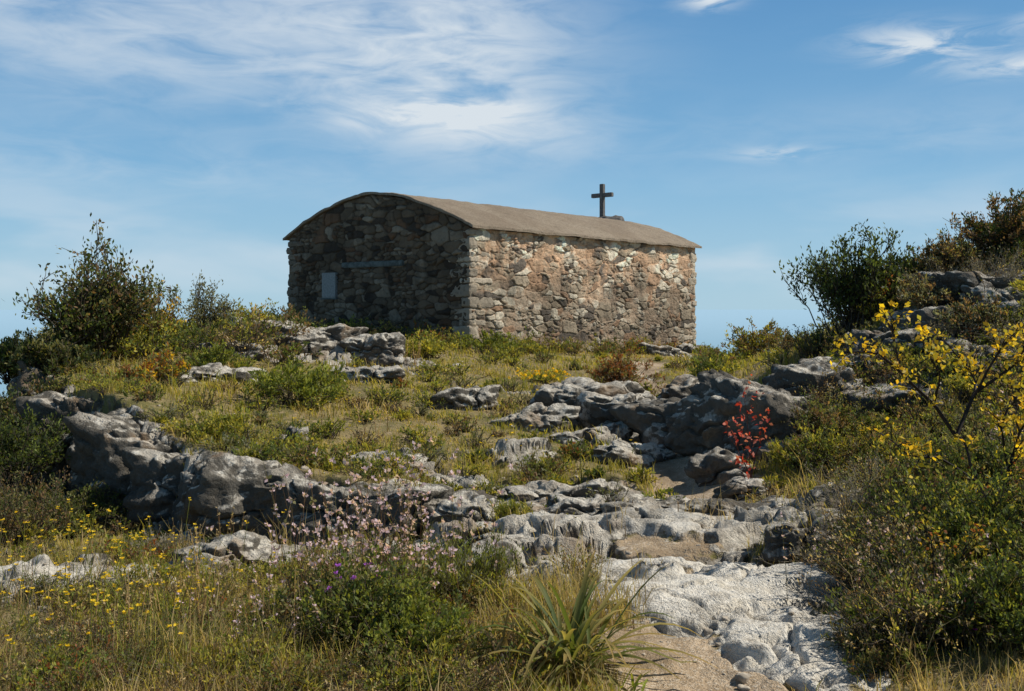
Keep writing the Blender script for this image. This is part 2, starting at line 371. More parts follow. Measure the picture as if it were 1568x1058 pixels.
for i in range(len(sx)):
    P,Fc=shapes[i%8]; s=rng.uniform(.003,.015)*(1+2.0*(rng.random()<.07))*(0.6+sy[i]*.09); a=rng.uniform(0,6.28)
    ca,sa=math.cos(a)*s,math.sin(a)*s
    sb.add(np.stack([P[:,0]*ca-P[:,1]*sa,P[:,0]*sa+P[:,1]*ca,P[:,2]*s],1)+np.array([sx[i],sy[i],sz[i]+s*.15]),None,Fc,np.zeros((len(P),3)))
stone_mat=plain('pebble_limestone',(.50,.43,.34),.5,14,.9)
sb.build('loose_stones',stone_mat,True)
print('rocks',time.time()-T0)

# ---------------------------------------------------------------- chapel
C0=np.array([-.90,21.05]); U=np.array([.641,.768]); U/=np.linalg.norm(U); Vd=np.array([-U[1],U[0]]); LEN=9.55; WID=6.1
ZE=1.64; RISE=.93; ZB=-2.0; AE=1.68
chap=bpy.data.objects.new('stone_chapel',None); chap.location=(float(C0[0]),float(C0[1]),-.9); COL.objects.link(chap); bpy.context.view_layer.update()
def prof(t):
    t=np.sqrt(t*t+.004); return 1-np.clip(t,0,1.2)**AE
def arch(s):
    t=(s-WID/2)/(WID/2+.12); return ZE+RISE*np.clip(prof(t),0,1)
def wall(name,O,du,nrmv,length,top,seed,warm,res=.015,plas=0.0):
    nu=int(length/res); us=np.linspace(0,length,nu); nv=int((ZE+.5-ZB)/res)
    Uu,Tv=np.meshgrid(us,np.linspace(0,1,nv)); tp=top(Uu); z=ZB+(tp-ZB)*Tv
    u=Uu
    wu=u+.07*fbm2(u*2.6,z*2.6,3,seed)+seed*5.3; wv=z+.05*fbm2(u*1.7+5,z*2.6,3,seed+1)+20
    big=ss(-.1,.5,fbm2(u*.9,z*1.0,2,seed+5)); sml=fbm2(u*.9+40,z*1.0,2,seed+6)>.18
    F1a,F2a,Ia=vor2(wu/.34,wv/.135,.9,2.8,seed); F1b,F2b,Ib=vor2(wu/.56,wv/.24,.85,3.4,seed+2); F1c,F2c,Ic=vor2(wu/.19,wv/.09,.9,2.8,seed+4)
    sel=big>.45
    e=np.where(sel,(F2b-F1b)*1.5,np.where(sml,(F2c-F1c)*.7,F2a-F1a)); I=np.where(sel,Ib,np.where(sml,(Ic+31)&255,(Ia+77)&255))
    sm=np.abs(big-.45)<.05
    e=np.where(sm,e*.4,e)
    e=e+.05*fbm2(u*14,z*14,3,seed+11)
    mort=1-ss(.02,.13,e)
    buried=plas*ss(-.1,.55,fbm2(u*1.5,z*1.9,4,seed+8)+.25*(warm>.5)*ss(-.2,1.2,z)-.1*rnd[I,3])
    depth=(.018+.040*rnd[I,2])*(1-.75*buried)
    disp=ss(.0,.22,e)*depth+.010*fbm2(u*8,z*9,5,seed+3,.6)+.02*fbm2(u*1.3,z*1.3,2,seed+9)
    disp+=(rnd[I,3]-.5)*.025*np.sin(wv*9)*(1-mort)
    edge=ss(0,.10,np.minimum(u,length-u)); disp=disp*edge
    X=O[0]+du[0]*u+nrmv[0]*disp; Y=O[1]+du[1]*u+nrmv[1]*disp
    r=rnd[I,0][...,None]; r2=rnd[I,1][...,None]
    a=np.array([.58,.47,.335]); b=np.array([.34,.265,.18]); cst=np.array([.76,.66,.50])
    col=b+(a-b)*r; col=np.where(r2>.72,cst,col); col=np.where(r2<.14,np.array([.17,.14,.11]),col)
    col=np.where((r2>.14)&(r2<.22),np.array([.45,.28,.17]),col)
    mc=np.array([.28,.215,.15])*(1-warm)+np.array([.56,.40,.27])*warm
    pl=(ss(-.1,1.2,z+.7*fbm2(u*.7,z*1.3,3,seed+7)))[...,None]*warm
    mcz=mc*(.58+.42*pl)+np.array([.08,.0,-.03])*pl
    mm=np.clip(mort*.85+buried*.8,0,1)[...,None]
    col=col*(.62+.48*pl) if warm>.5 else col
    col=col*(1-mm)+mcz*mm
    patch=(1+.35*fbm2(u*.8,z*.8,4,seed+20))[...,None]; col=col*patch
    streak=(1-.30*ss(.1,.7,fbm2(u*3.2,z*.5,4,seed+23)))[...,None]; col=col*streak
    if warm<.2: col=col**.95*.30*np.array([1.06,.97,.90])  # shaded gable: its shade is put into the stone colour
    Vv=np.stack([X,Y,z],-1).reshape(-1,3)
    i,j=np.meshgrid(np.arange(nv-1),np.arange(nu-1),indexing='ij')
    Qq=np.stack([i*nu+j,i*nu+j+1,(i+1)*nu+j+1,(i+1)*nu+j],-1).reshape(-1,4)
    return mk_mesh(name,Vv,Qq,None,np.clip(col,0.02,.8).reshape(-1,3),wall_mat,True,parent=chap)
flat=lambda u:np.full(u.shape,ZE+.03)
wall('side_wall',C0,U,-Vd,LEN,flat,1,1.0,plas=.9)
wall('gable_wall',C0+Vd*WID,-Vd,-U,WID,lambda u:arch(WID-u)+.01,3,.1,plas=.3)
wall('rear_gable_wall',C0+U*LEN,Vd,U,WID,lambda u:arch(u)+.01,5,.2,.05)
wall('far_side_wall',C0+Vd*WID+U*LEN,-U,Vd,LEN,flat,7,.2,.05)
def rbox(b,cx,cy,cz,ex,ey,ez,col,seed,n=11):
    lr=np.random.default_rng(seed); P=[];Qs=[];c=0
    g=np.linspace(-1,1,n)
    for ax in range(3):
        for sg in (-1,1):
            a,bb=np.meshgrid(g,g,indexing='ij'); q=np.zeros((n,n,3)); q[...,ax]=sg; q[...,(ax+1)%3]=a; q[...,(ax+2)%3]=bb*sg
            P.append(q.reshape(-1,3)); i,j=np.meshgrid(np.arange(n-1),np.arange(n-1),indexing='ij')
            Qs.append(np.stack([i*n+j,(i+1)*n+j,(i+1)*n+j+1,i*n+j+1],-1).reshape(-1,4)+c); c+=n*n
    P=np.concatenate(P); Qs=np.concatenate(Qs)
    ln=(np.abs(P)**9).sum(1)**(1/9); P=P/ln[:,None]
    L=P*np.array([ex,ey,ez]); o=lr.uniform(0,50,3)
    L=L+P*(.024*fbm3(L+o,5,4,1))[:,None]
    Wp=np.stack([cx+U[0]*L[:,0]+Vd[0]*L[:,1],cy+U[1]*L[:,0]+Vd[1]*L[:,1],cz+L[:,2]],1)
    b.add(Wp,Qs,None,np.tile(col,(len(P),1)))
qb=B()
for ci,(cu,cv) in enumerate([(0,0),(LEN,0),(0,WID),(LEN,WID)]):
    z=ZB; i=0
    while z<ZE-.10:
        h=rng.uniform(.10,.34); h=min(h,ZE+.0-z)
        lu,lv=(rng.uniform(.20,.42),rng.uniform(.12,.2)) if i%2 else (rng.uniform(.12,.2),rng.uniform(.18,.34))
        pr=rng.uniform(.015,.05)
        su=1 if cu==0 else -1; sv=1 if cv==0 else -1
        p=C0+U*(cu+su*(lu-pr))+Vd*(cv+sv*(lv-pr))
        tone=rng.uniform(.6,1.15); colr=np.array([.46,.385,.29])*tone
        if ci==2: colr=colr*.42  # left corner carries the gable's painted shade too
        rbox(qb,p[0],p[1],z+h/2,lu,lv,h/2-.004,colr,int(rng.integers(9999)))
        z+=h; i+=1
qo=qb.build('corner_quoins',wall_mat,True); qo.parent=chap; qo.matrix_parent_inverse=chap.matrix_world.inverted()
ns=71; nl=140; s=np.linspace(-.16,WID+.16,ns); l=np.linspace(-.10,LEN+.12,nl); S,Lq=np.meshgrid(s,l)
t=(S-WID/2)/(WID/2+.16); zz=ZE+.03+RISE*prof(t)+.02*fbm2(S*1.2,Lq*1.2,4,3)+.006*fbm2(S*6,Lq*6,2,4)
ej=.03*fbm2(Lq*3,S*0+1.5,3,8)*(np.abs(t)>.97)
X=C0[0]+U[0]*Lq+Vd[0]*(S+ej); Y=C0[1]+U[1]*Lq+Vd[1]*(S+ej)
th=.055+.012*fbm2(S*3,Lq*3,3,9)
top=np.stack([X,Y,zz+th],-1).reshape(-1,3); bot=np.stack([X,Y,zz],-1).reshape(-1,3)
i,j=np.meshgrid(np.arange(nl-1),np.arange(ns-1),indexing='ij'); q=np.stack([i*ns+j,(i+1)*ns+j,(i+1)*ns+j+1,i*ns+j+1],-1).reshape(-1,4)
N=ns*nl; per=[jj for jj in range(ns)]+[ii_*ns+ns-1 for ii_ in range(1,nl)]+[(nl-1)*ns+jj for jj in range(ns-2,-1,-1)]+[ii_*ns for ii_ in range(nl-2,0,-1)]
per=np.array(per); p2=np.roll(per,-1); side=np.stack([per,p2,p2+N,per+N],1)
ro=mk_mesh('vaulted_roof',np.concatenate([top,bot]),np.concatenate([q,q[:,::-1]+N,side]),None,None,roof_mat,False,parent=chap)
ro.data.polygons.foreach_set('use_smooth',np.concatenate([np.ones(2*len(q),bool),np.zeros(len(side),bool)]))
def bar(bm,c,e):
    r=bmesh.ops.create_cube(bm,size=1)
    for v in r['verts']: v.co=(v.co.x*e[0]+c[0],v.co.y*e[1]+c[1],v.co.z*e[2]+c[2])
bm=bmesh.new()
bar(bm,(0,0,.56),(.13,.13,1.12)); bar(bm,(0,.22,.78),(.125,.31,.125)); bar(bm,(0,-.22,.78),(.125,.31,.125))
bmesh.ops.bevel(bm,geom=list(bm.edges),offset=.012,segments=2,affect='EDGES')
me=bpy.data.meshes.new('cross'); bm.to_mesh(me); bm.free(); me.materials.append(cross_mat)
cr=bpy.data.objects.new('cross',me); pc=C0+U*(LEN-.25)+Vd*(WID/2-.02); cr.location=(pc[0],pc[1],ZE+RISE+.03); cr.rotation_euler=(0,0,math.atan2(U[1],U[0])); COL.objects.link(cr)
cr.parent=chap; cr.matrix_parent_inverse=chap.matrix_world.inverted()
P,Fc=rock_shape(4,55,.34,.60,.14,.2); p=C0+U*(LEN-.25)+Vd*(WID/2-.30)
P=np.stack([P[:,0]*U[0]+P[:,1]*Vd[0]+p[0],P[:,0]*U[1]+P[:,1]*Vd[1]+p[1],P[:,2]+ZE+RISE+.06],1)
mk_mesh('cross_base',P,None,Fc,None,cross_mat,True,parent=chap)
def gable_box(name,s0,s1,z0,z1,out,mat,bev=.008):
    bm=bmesh.new(); bmesh.ops.create_cube(bm,size=1)
    for v in bm.verts: v.co=(v.co.x*.10,v.co.y*(s1-s0),v.co.z*(z1-z0))
    bmesh.ops.bevel(bm,geom=list(bm.edges),offset=bev,segments=2,affect='EDGES')
    me=bpy.data.meshes.new(name); bm.to_mesh(me); bm.free(); me.materials.append(mat)
    o=bpy.data.objects.new(name,me); pp=C0+Vd*((s0+s1)/2)-U*(out-.05); o.location=(pp[0],pp[1],(z0+z1)/2); o.rotation_euler=(0,0,math.atan2(U[1],U[0])); COL.objects.link(o)
    o.parent=chap; o.matrix_parent_inverse=chap.matrix_world.inverted(); return o
gable_box('marble_plaque',4.22,4.72,.22,.82,.10,plaque_mat)
gable_box('door_lintel',1.95,4.05,.92,1.05,.07,lintel_mat,.02)
gable_box('plaque_sill',4.18,4.76,.18,.215,.11,lintel_mat)
print('chapel',time.time()-T0)

# ---------------------------------------------------------------- vegetation tools
def leaves(b,P,D,L,Wd,Cc,curl=0.0):
    n=len(P); side=nrm(np.cross(D,rng.normal(size=(n,3)))); L=L[:,None]; Wd=Wd[:,None]
    up=np.array([0,0,-1.0])*curl*L
    V=np.stack([P,P+D*L*.5+side*Wd*.5,P+D*L+up,P+D*L*.5-side*Wd*.5],1)
    q=np.arange(n*4).reshape(n,4); b.add(V,q,None,np.repeat(Cc,4,axis=0))
def tubes(b,P,R,Cc):
    n,K,_=P.shape
    T=nrm(np.gradient(P,axis=1)); a=nrm(np.cross(T,np.array([.3,.9,.2]))); c=np.cross(T,a)
    V=np.stack([P+R[...,None]*(a*math.cos(t)+c*math.sin(t)) for t in (0,2.094,4.189)],2)
    idx=np.arange(n*K*3).reshape(n,K,3); qs=[]
    for s in range(3):
        s2=(s+1)%3; qs.append(np.stack([idx[:,:-1,s],idx[:,:-1,s2],idx[:,1:,s2],idx[:,1:,s]],-1).reshape(-1,4))
    b.add(V,np.concatenate(qs),None,np.repeat(Cc,K*3,axis=0))
def blades(b,P,H,Wd,lean,az,Cb,Ct,bend=1.0):
    n=len(P); d=np.stack([np.cos(az),np.sin(az),np.zeros(n)],1); s=np.stack([-np.sin(az+.6),np.cos(az+.6),np.zeros(n)],1)*Wd[:,None]*.5
    up=np.array([0,0,1.0]); H=H[:,None]; lean=lean[:,None]
    m=P+up*H*.55+d*H*lean*.35; t=P+up*H*(1-.35*lean*bend)+d*H*lean
    V=np.stack([P-s,P+s,m-s*.8,m+s*.8,t],1); i=np.arange(n)[:,None]*5
    Q=i+np.array([[0,1,3,2]]); T=i+np.array([[2,3,4]])
    cm=(Cb+Ct)/2
    b.add(V,Q,T,np.stack([Cb,Cb,cm,cm,Ct],1))
def pal(n,cols,var=.25):
    cols=np.array(cols); i=rng.integers(0,len(cols),n); return cols[i]*(1+rng.uniform(-var,var,(n,1)))
G1=(.22,.235,.04);G2=(.13,.16,.035);G3=(.062,.085,.024);OL=(.18,.165,.065);YG=(.40,.35,.06);DRY=(.50,.375,.19);BR=(.21,.13,.065);RU=(.28,.10,.035);GR=(.21,.215,.145);DK=(.034,.047,.017);TW=(.10,.08,.06);GT=(.34,.31,.27)
YEL=(.80,.56,.03); RED=(.50,.05,.03); LIL=(.68,.51,.57); ORY=(.62,.38,.03)
def shrub(b,x,y,h,r,n=30,lps=14,leaf=.03,lw=.4,cols=(G1,G2),stem=TW,z0=None,ang=1.25,twigs=0,start=.25,sr=.004,base=.15,jit=.03,flow=None,up=.4,tl=(.12,.26)):
    if z0 is None: z0=height(np.array([x]),np.array([y]))[0]-.03
    az=rng.uniform(0,2*np.pi,n); th=np.sqrt(rng.random(n))*ang
    lump=.70+.30*rng.random(n)+.16*np.sin(az*3+rng.uniform(0,6))
    E=np.stack([r*np.sin(th)*np.cos(az),r*np.sin(th)*np.sin(az),h*np.cos(th)*1.0+.05*h],1)*lump[:,None]
    K=6; t=np.linspace(0,1,K)[None,:,None]
    bs=np.stack([x+rng.normal(0,base*r,n),y+rng.normal(0,base*r,n),np.full(n,z0)],1)[:,None,:]
    P=bs+E[:,None,:]*t; P=P+np.array([0,0,1.0])*(h*.16*np.sin(np.pi*t))*rng.uniform(.2,1.2,(n,1,1))
    P=P+rng.normal(0,.035*h,(n,K,3))*t
    R=np.linspace(1,.3,K)[None,:]*sr*rng.uniform(.7,1.3,(n,1))
    sc=pal(n,[stem],.3); tubes(b,P,R,sc)
    src=P; l0=start
    if twigs:
        m=n*twigs; si=rng.integers(0,n,m); tt=rng.uniform(.3,.98,m)*(K-1); a=np.floor(tt).astype(int); f=(tt-a)[:,None]
        p0=P[si,a]*(1-f)+P[si,np.minimum(a+1,K-1)]*f
        dirr=nrm(nrm(P[si,-1]-P[si,0])*.7+rng.normal(0,.55,(m,3))+np.array([0,0,up]))
        ln=rng.uniform(tl[0],tl[1],(m,1,1))*h
        k2=np.linspace(0,1,4)[None,:,None]
        src=p0[:,None,:]+dirr[:,None,:]*ln*k2+rng.normal(0,.012*h,(m,4,3))*k2
        tubes(b,src,np.linspace(.6,.25,4)[None,:]*sr*np.ones((m,1)),pal(m,[stem],.3)); l0=.1
    n2,K2,_=src.shape; N=n2*lps
    if lps>0:
        si=np.repeat(np.arange(n2),lps); tt=(l0+(1-l0)*rng.random(N)**.7)*(K2-1)*.999; a=np.floor(tt).astype(int); f=(tt-a)[:,None]
        p=src[si,a]*(1-f)+src[si,a+1]*f+rng.normal(0,jit*h,(N,3))
        sd=nrm(src[:,-1]-src[:,0])[si]
        D=nrm(sd*.6+rng.normal(0,.6,(N,3))+np.array([0,0,up]))
        cc=np.array(cols)[rng.integers(0,len(cols),n2)][si]*(1+rng.uniform(-.35,.35,(n2,1))[si]); mixi=rng.random(N)<.3
        cc[mixi]=pal(int(mixi.sum()),cols)
        L=leaf*rng.uniform(.6,1.3,N); leaves(b,p,D,L,L*lw,cc)
    if flow:
        colr,nf,sz=flow; si=rng.integers(0,n2,nf); p=src[si,-1]
        for _ in range(4):
            D=nrm(rng.normal(size=(nf,3))+np.array([0,0,.5])); leaves(b,p,D,np.full(nf,sz),np.full(nf,sz*.8),pal(nf,[colr],.2))
    return src
def one(name,*a,**k):
    b=B(); shrub(b,*a,**k); return b.build(name,veg)
gb=B()
def grass_layer(n,r0,r1,p,per,hh,wmul,cols_lo,cols_hi,dens,spread=.035):
    x,y=in_view(n,r0,r1,p,33)
    mr,mp,ms=masks(x,y); cl=fbm2(x*.9,y*.9,3,31)
    pr=(1-ss(.40,.62,mr))*(1-ss(.2,.6,mp))*np.clip(dens+cl*.9,.08,1)
    pr=np.maximum(pr,.05*(mr>.4)*(1-ms)*(y>7))
    rel=np.stack([x-C0[0],y-C0[1]],1); uu=rel@U; vv=rel@Vd
    pr=np.where((uu>-.05)&(uu<LEN)&(vv>-.05)&(vv<WID),0,pr)
    kp=rng.random(len(x))<pr; x=x[kp];y=y[kp]; m=len(x)
    hs=hh*np.clip(1+.9*fbm2(x*.6+3,y*.6,2,33),.4,2.2)
    tcol=fbm2(x*.55,y*.55+4,3,35)
    x2=np.repeat(x,per)+rng.normal(0,spread,m*per)*(1+np.repeat(y,per)*.08); y2=np.repeat(y,per)+rng.normal(0,spread,m*per)*(1+np.repeat(y,per)*.08)
    z2=height(x2,y2)-.01; N=len(x2)
    H=np.repeat(hs,per)*rng.uniform(.45,1.3,N); Wd=np.maximum(.0035,.0008*y2*wmul)*rng.uniform(.7,1.4,N)
    w=np.clip(ss(-.3,.35,np.repeat(tcol,per)+rng.normal(0,.25,N)),0,1)[:,None]
    c=pal(N,cols_lo)*(1-w)+pal(N,cols_hi)*w
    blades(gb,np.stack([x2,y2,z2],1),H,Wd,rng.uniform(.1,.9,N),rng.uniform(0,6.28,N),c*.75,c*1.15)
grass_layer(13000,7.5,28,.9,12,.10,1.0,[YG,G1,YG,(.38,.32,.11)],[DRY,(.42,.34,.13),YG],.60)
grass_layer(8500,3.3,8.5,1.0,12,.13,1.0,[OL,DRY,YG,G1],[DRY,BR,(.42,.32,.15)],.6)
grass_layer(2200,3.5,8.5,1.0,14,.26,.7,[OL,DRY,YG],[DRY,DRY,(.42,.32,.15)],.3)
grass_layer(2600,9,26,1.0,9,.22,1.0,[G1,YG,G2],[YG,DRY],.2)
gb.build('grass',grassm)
print('grass',time.time()-T0,gb.n)

lb=B()
def ok(x,y,rmax=.5,pm=.25):
    mr,mp,ms=masks(np.array([x]),np.array([y]))
    rel=np.array([x,y])-C0; uu=rel@U; vv=rel@Vd
    if -.1<uu<LEN and -.1<vv<WID: return False
    return mr[0]<rmax and mp[0]<pm
TYPES=[dict(cols=(G1,G2,YG),leaf=.03,lw=.45),dict(cols=(GR,OL,G2),leaf=.022,lw=.3),dict(cols=(OL,BR,G2),leaf=.022,lw=.5),dict(cols=(YG,G1),leaf=.04,lw=.25),dict(cols=(RU,OL,G1),leaf=.028,lw=.5),dict(cols=(G3,G2),leaf=.028,lw=.45),dict(cols=(BR,DRY,TW),leaf=.02,lw=.4)]
cnt=0
while cnt<420:
    r=7.8*(26/7.8)**rng.random(); a=math.radians(rng.uniform(-31,31)); x=r*math.sin(a); y=r*math.cos(a)
    if not ok(x,y,.66): continue
    t=TYPES[rng.choice(7,p=[.26,.13,.13,.20,.07,.09,.12])]; hgt=rng.uniform(.08,.28)*(.8+.02*y)
    shrub(lb,x,y,hgt,hgt*rng.uniform(.8,1.4),n=26,lps=12,leaf=t['leaf']*(1+.03*y),lw=t['lw'],cols=t['cols'],sr=.003+.0003*y); cnt+=1
for i in range(110):
    px=rng.uniform(0,445); d=rng.uniform(15,22); x=wx(px,d)
    t=TYPES[rng.choice(7,p=[.20,.12,.17,.25,.09,.10,.07])]; hgt=rng.uniform(.38,.72)
    shrub(lb,x,d,hgt,hgt*1.1,n=40,lps=15,leaf=.06,lw=t['lw'],cols=t['cols'],sr=.007)
for i in range(40):
    px=rng.uniform(1075,1270); d=rng.uniform(15,24); x=wx(px,d)
    t=TYPES[rng.choice([0,2,3,2,5])]; hgt=rng.uniform(.25,.5)
    shrub(lb,x,d,hgt,hgt*1.1,n=36,lps=14,leaf=.055,lw=t['lw'],cols=t['cols'],sr=.006)
for i in range(95):
    if rng.random()<.6: q=C0+U*rng.uniform(-.3,LEN)-Vd*rng.uniform(.1,1.1)
    else: q=C0+Vd*rng.uniform(-.2,WID)-U*rng.uniform(.1,.9)
    t=TYPES[rng.choice([0,0,3,4,6,5,2])]; hgt=rng.uniform(.18,.52)
    shrub(lb,q[0],q[1],hgt,hgt*.9,n=26,lps=12,leaf=.055,lw=t['lw'],cols=t['cols'],sr=.006)
for i in range(46):
    x=rng.uniform(-6,.4); y=float(np.interp(x,LX,LY))+rng.uniform(.30,1.0)
    t=TYPES[rng.choice([0,1,3,3,2,0])]; hgt=rng.uniform(.12,.28)
    shrub(lb,x,y,hgt,hgt*1.2,n=26,lps=12,leaf=.038,lw=t['lw'],cols=t['cols'],sr=.005)
lb.build('low_shrubs',veg)
print('low',time.time()-T0,lb.n)
rb=B(); cnt=0
while cnt<230:
    px=rng.uniform(1225,1680); d=4.4*(13.8/4.4)**rng.random(); x=wx(px,d)
    if px<1330 and d<7.5: continue
    mr,mp,ms=masks(np.array([x]),np.array([d]))
    if mp[0]>.2 or ms[0]>.3: continue
    t=TYPES[rng.choice(7,p=[.08,.20,.24,.05,.05,.22,.16])]; hgt=rng.uniform(.20,.50)
    shrub(rb,x,d,hgt,hgt*1.0,n=42,lps=18,leaf=t['leaf']*(.75+.05*d),lw=t['lw'],cols=t['cols'],sr=.003+.0003*d); cnt+=1
rb.build('garrigue_thicket',veg)
for px,d,h in [(1310,7.0,.42),(1275,6.3,.32),(1350,7.6,.42),(1500,12.2,.55),(1540,11.8,.6),(1380,5.4,.34),(240,7.6,.25),(1440,12.4,.5),(210,9.6,.3),(1470,11.2,.45),(1400,11.5,.4),(1560,10.4,.5)]:
    one('dead_twig_shrub',wx(px,d),d,h,h*1.1,n=70,twigs=6,lps=2,leaf=.02,cols=(GT,OL),stem=GT,sr=.0035)
one('mastic_bush',wx(145,15),15.0,1.78,.85,n=74,twigs=11,lps=12,leaf=.072,lw=.5,cols=(DK,G3,G2,G3,OL,BR,OL),sr=.014,ang=1.15,z0=-1.05)
one('mastic_bush',wx(75,14),14,.72,.6,n=50,twigs=9,lps=12,leaf=.065,cols=(DK,G3,OL),sr=.012,z0=-1.1)
one('mastic_bush',wx(20,15),15,.66,.6,n=50,twigs=9,lps=12,leaf=.065,cols=(DK,G3,OL,G2),sr=.012,z0=-1.15)
one('wild_olive_bush',wx(225,16),16,1.05,.7,n=44,twigs=8,lps=10,leaf=.065,cols=(OL,BR,G2,ORY),sr=.010,ang=1.0,z0=-.85)
one('brush',wx(318,17),17,1.2,.62,n=40,twigs=7,lps=7,leaf=.06,cols=(GR,OL),sr=.009,ang=.85,z0=-.85)
one('broom_bush',wx(380,18.5),18.5,.80,.75,n=60,twigs=5,lps=11,leaf=.065,cols=(YG,YG,G1,ORY),sr=.007,z0=-.8)
one('mastic_bush',wx(436,21.5),21.5,1.05,.35,n=44,twigs=6,lps=10,leaf=.075,cols=(DK,G3,OL),sr=.01,z0=-.95)
one('mastic_bush',wx(20,10.5),10.5,.75,.75,n=60,twigs=9,lps=13,leaf=.045,cols=(DK,G3,G2),sr=.008,z0=-1.9)
one('mastic_bush',wx(-20,12),12,.95,.9,n=60,twigs=9,lps=13,leaf=.05,cols=(DK,G3,OL),sr=.009,z0=-1.9)
one('mastic_bush',wx(60,12.4),12.4,.8,.6,n=60,twigs=8,lps=13,leaf=.05,cols=(DK,G3,OL,BR),sr=.009,z0=-1.7)
one('heather_bush',wx(20,8.6),8.6,.6,.6,n=60,twigs=7,lps=12,leaf=.03,cols=(BR,OL,G3),sr=.006)
one('heather_bush',wx(110,9.4),9.4,.4,.5,n=60,twigs=7,lps=12,leaf=.03,cols=(G2,OL,G3),sr=.006)
one('juniper_bush',wx(1310,13),13,1.26,.80,n=60,twigs=10,lps=12,leaf=.06,lw=.42,cols=(DK,G3,G3,G2),sr=.011,ang=1.05,z0=-.42,up=.6)
one('juniper_bush',wx(1385,13.4),13.4,.70,.6,n=48,twigs=8,lps=11,leaf=.055,cols=(DK,G3,OL,G2),sr=.009,ang=1.05,z0=-.05)
one('heather_bush',wx(1545,12.9),12.9,.74,.8,n=64,twigs=10,lps=13,leaf=.055,cols=(DK,BR,BR,G3),sr=.009,ang=1.25,z0=.62)
one('heather_bush',wx(1460,12.8),12.8,.56,.65,n=54,twigs=9,lps=12,leaf=.045,cols=(BR,OL,DK),sr=.008,z0=.3)
one('heather_bush',wx(1420,12.0),12.0,.45,.5,n=50,twigs=8,lps=12,leaf=.04,cols=(BR,OL,GR),sr=.007)
one('heather_bush',wx(1520,11.0),11.0,.5,.65,n=54,twigs=8,lps=12,leaf=.04,cols=(BR,DK,GR),sr=.007)
one('heather_bush',wx(1500,7.2),7.2,.5,.5,n=60,twigs=8,lps=13,leaf=.032,cols=(OL,G3,G2),sr=.006)
one('heather_bush',wx(1400,7.0),7.0,.42,.42,n=60,twigs=8,lps=13,leaf=.03,cols=(OL,G2,BR),sr=.006)
one('broom_bush',wx(1160,19),19,.70,.78,n=60,twigs=6,lps=12,leaf=.065,cols=(YG,OL,BR,G2),sr=.008,z0=-1.05)
one('spurge_plant',wx(450,12.2),12.2,.58,.65,n=70,twigs=3,lps=15,leaf=.065,lw=.35,cols=(G1,G2,G1),sr=.006)
one('spurge_plant',wx(340,10.2),10.2,.34,.45,n=60,twigs=3,lps=13,leaf=.045,lw=.35,cols=(YG,G1),sr=.005)
one('spurge_plant',wx(320,14),14,.42,.5,n=50,twigs=3,lps=14,leaf=.06,lw=.35,cols=(G1,G2),sr=.006)
one('spurge_plant',wx(650,18),18,.4,.6,n=50,twigs=3,lps=14,leaf=.07,lw=.35,cols=(G1,YG),sr=.006)
one('spurge_plant',wx(750,20),20,.45,.7,n=50,twigs=3,lps=14,leaf=.07,lw=.35,cols=(G1,G2),sr=.006)
one('rust_leaf_shrub',wx(245,12.6),12.6,.45,.42,n=50,twigs=4,lps=10,leaf=.055,cols=(ORY,RU,G1,OL),sr=.006)
one('rust_leaf_shrub',wx(180,12),12,.35,.42,n=40,twigs=3,lps=10,leaf=.05,cols=(RU,OL,G1),sr=.006)
one('rust_leaf_shrub',wx(950,16.5),16.5,.55,.62,n=60,twigs=5,lps=10,leaf=.055,cols=(BR,RU,OL),sr=.007)
one('rust_leaf_shrub',wx(990,14.5),14.5,.4,.4,n=40,twigs=4,lps=10,leaf=.05,cols=(BR,OL,G1),sr=.006)
one('yellow_wildflowers',wx(820,16.5),16.5,.22,.7,n=70,lps=8,leaf=.05,cols=(YG,G1),sr=.004,flow=(YEL,110,.035))
one('rosemary_bush',wx(700,5.8),5.8,.36,.40,n=150,twigs=3,lps=12,leaf=.03,lw=.22,cols=(GR,G2,G1),sr=.003,up=.9)
one('rosemary_bush',wx(785,8.0),8.0,.24,.24,n=80,twigs=3,lps=10,leaf=.03,lw=.22,cols=(G1,YG,G2),sr=.003,up=.9)
one('rosemary_bush',wx(690,8.6),8.6,.18,.3,n=60,twigs=3,lps=10,leaf=.03,lw=.22,cols=(G1,GR),sr=.003,up=.9)
one('rosemary_bush',wx(1210,9),9,.24,.25,n=60,twigs=3,lps=10,leaf=.035,lw=.3,cols=(G1,YG),sr=.003,up=.9)
one('rosemary_bush',wx(1310,7.4),7.4,.24,.24,n=80,twigs=3,lps=10,leaf=.03,lw=.2,cols=(GR,G2),sr=.003,up=.9)
one('mastic_bush',wx(1520,5.4),5.4,.54,.5,n=80,twigs=7,lps=14,leaf=.03,cols=(G3,G3,G2,YG),sr=.005)
one('mastic_bush',wx(1430,5.0),5.0,.36,.36,n=70,twigs=6,lps=14,leaf=.026,cols=(G3,G2,OL),sr=.004)
one('mastic_bush',wx(1560,4.3),4.3,.40,.4,n=70,twigs=7,lps=14,leaf=.026,cols=(G3,DK,G2,G1),sr=.004)
one('heather_bush',wx(1370,4.3),4.3,.2,.25,n=60,twigs=6,lps=14,leaf=.02,cols=(OL,G2,BR),sr=.003)
one('heather_bush',wx(1380,8.4),8.4,.40,.45,n=60,twigs=6,lps=14,leaf=.03,cols=(OL,G2,BR),sr=.005)
one('heather_bush',wx(1270,9.3),9.3,.4,.35,n=60,twigs=6,lps=14,leaf=.03,cols=(OL,G2,BR),sr=.005)
fb=B()
shrub(fb,wx(570,4.8),4.8,.42,.44,n=140,twigs=4,lps=14,leaf=.026,lw=.5,cols=(G2,G3,OL,G1),sr=.003)
shrub(fb,wx(490,5.3),5.3,.36,.32,n=100,twigs=4,lps=12,leaf=.024,lw=.45,cols=(G2,OL,BR),sr=.003)
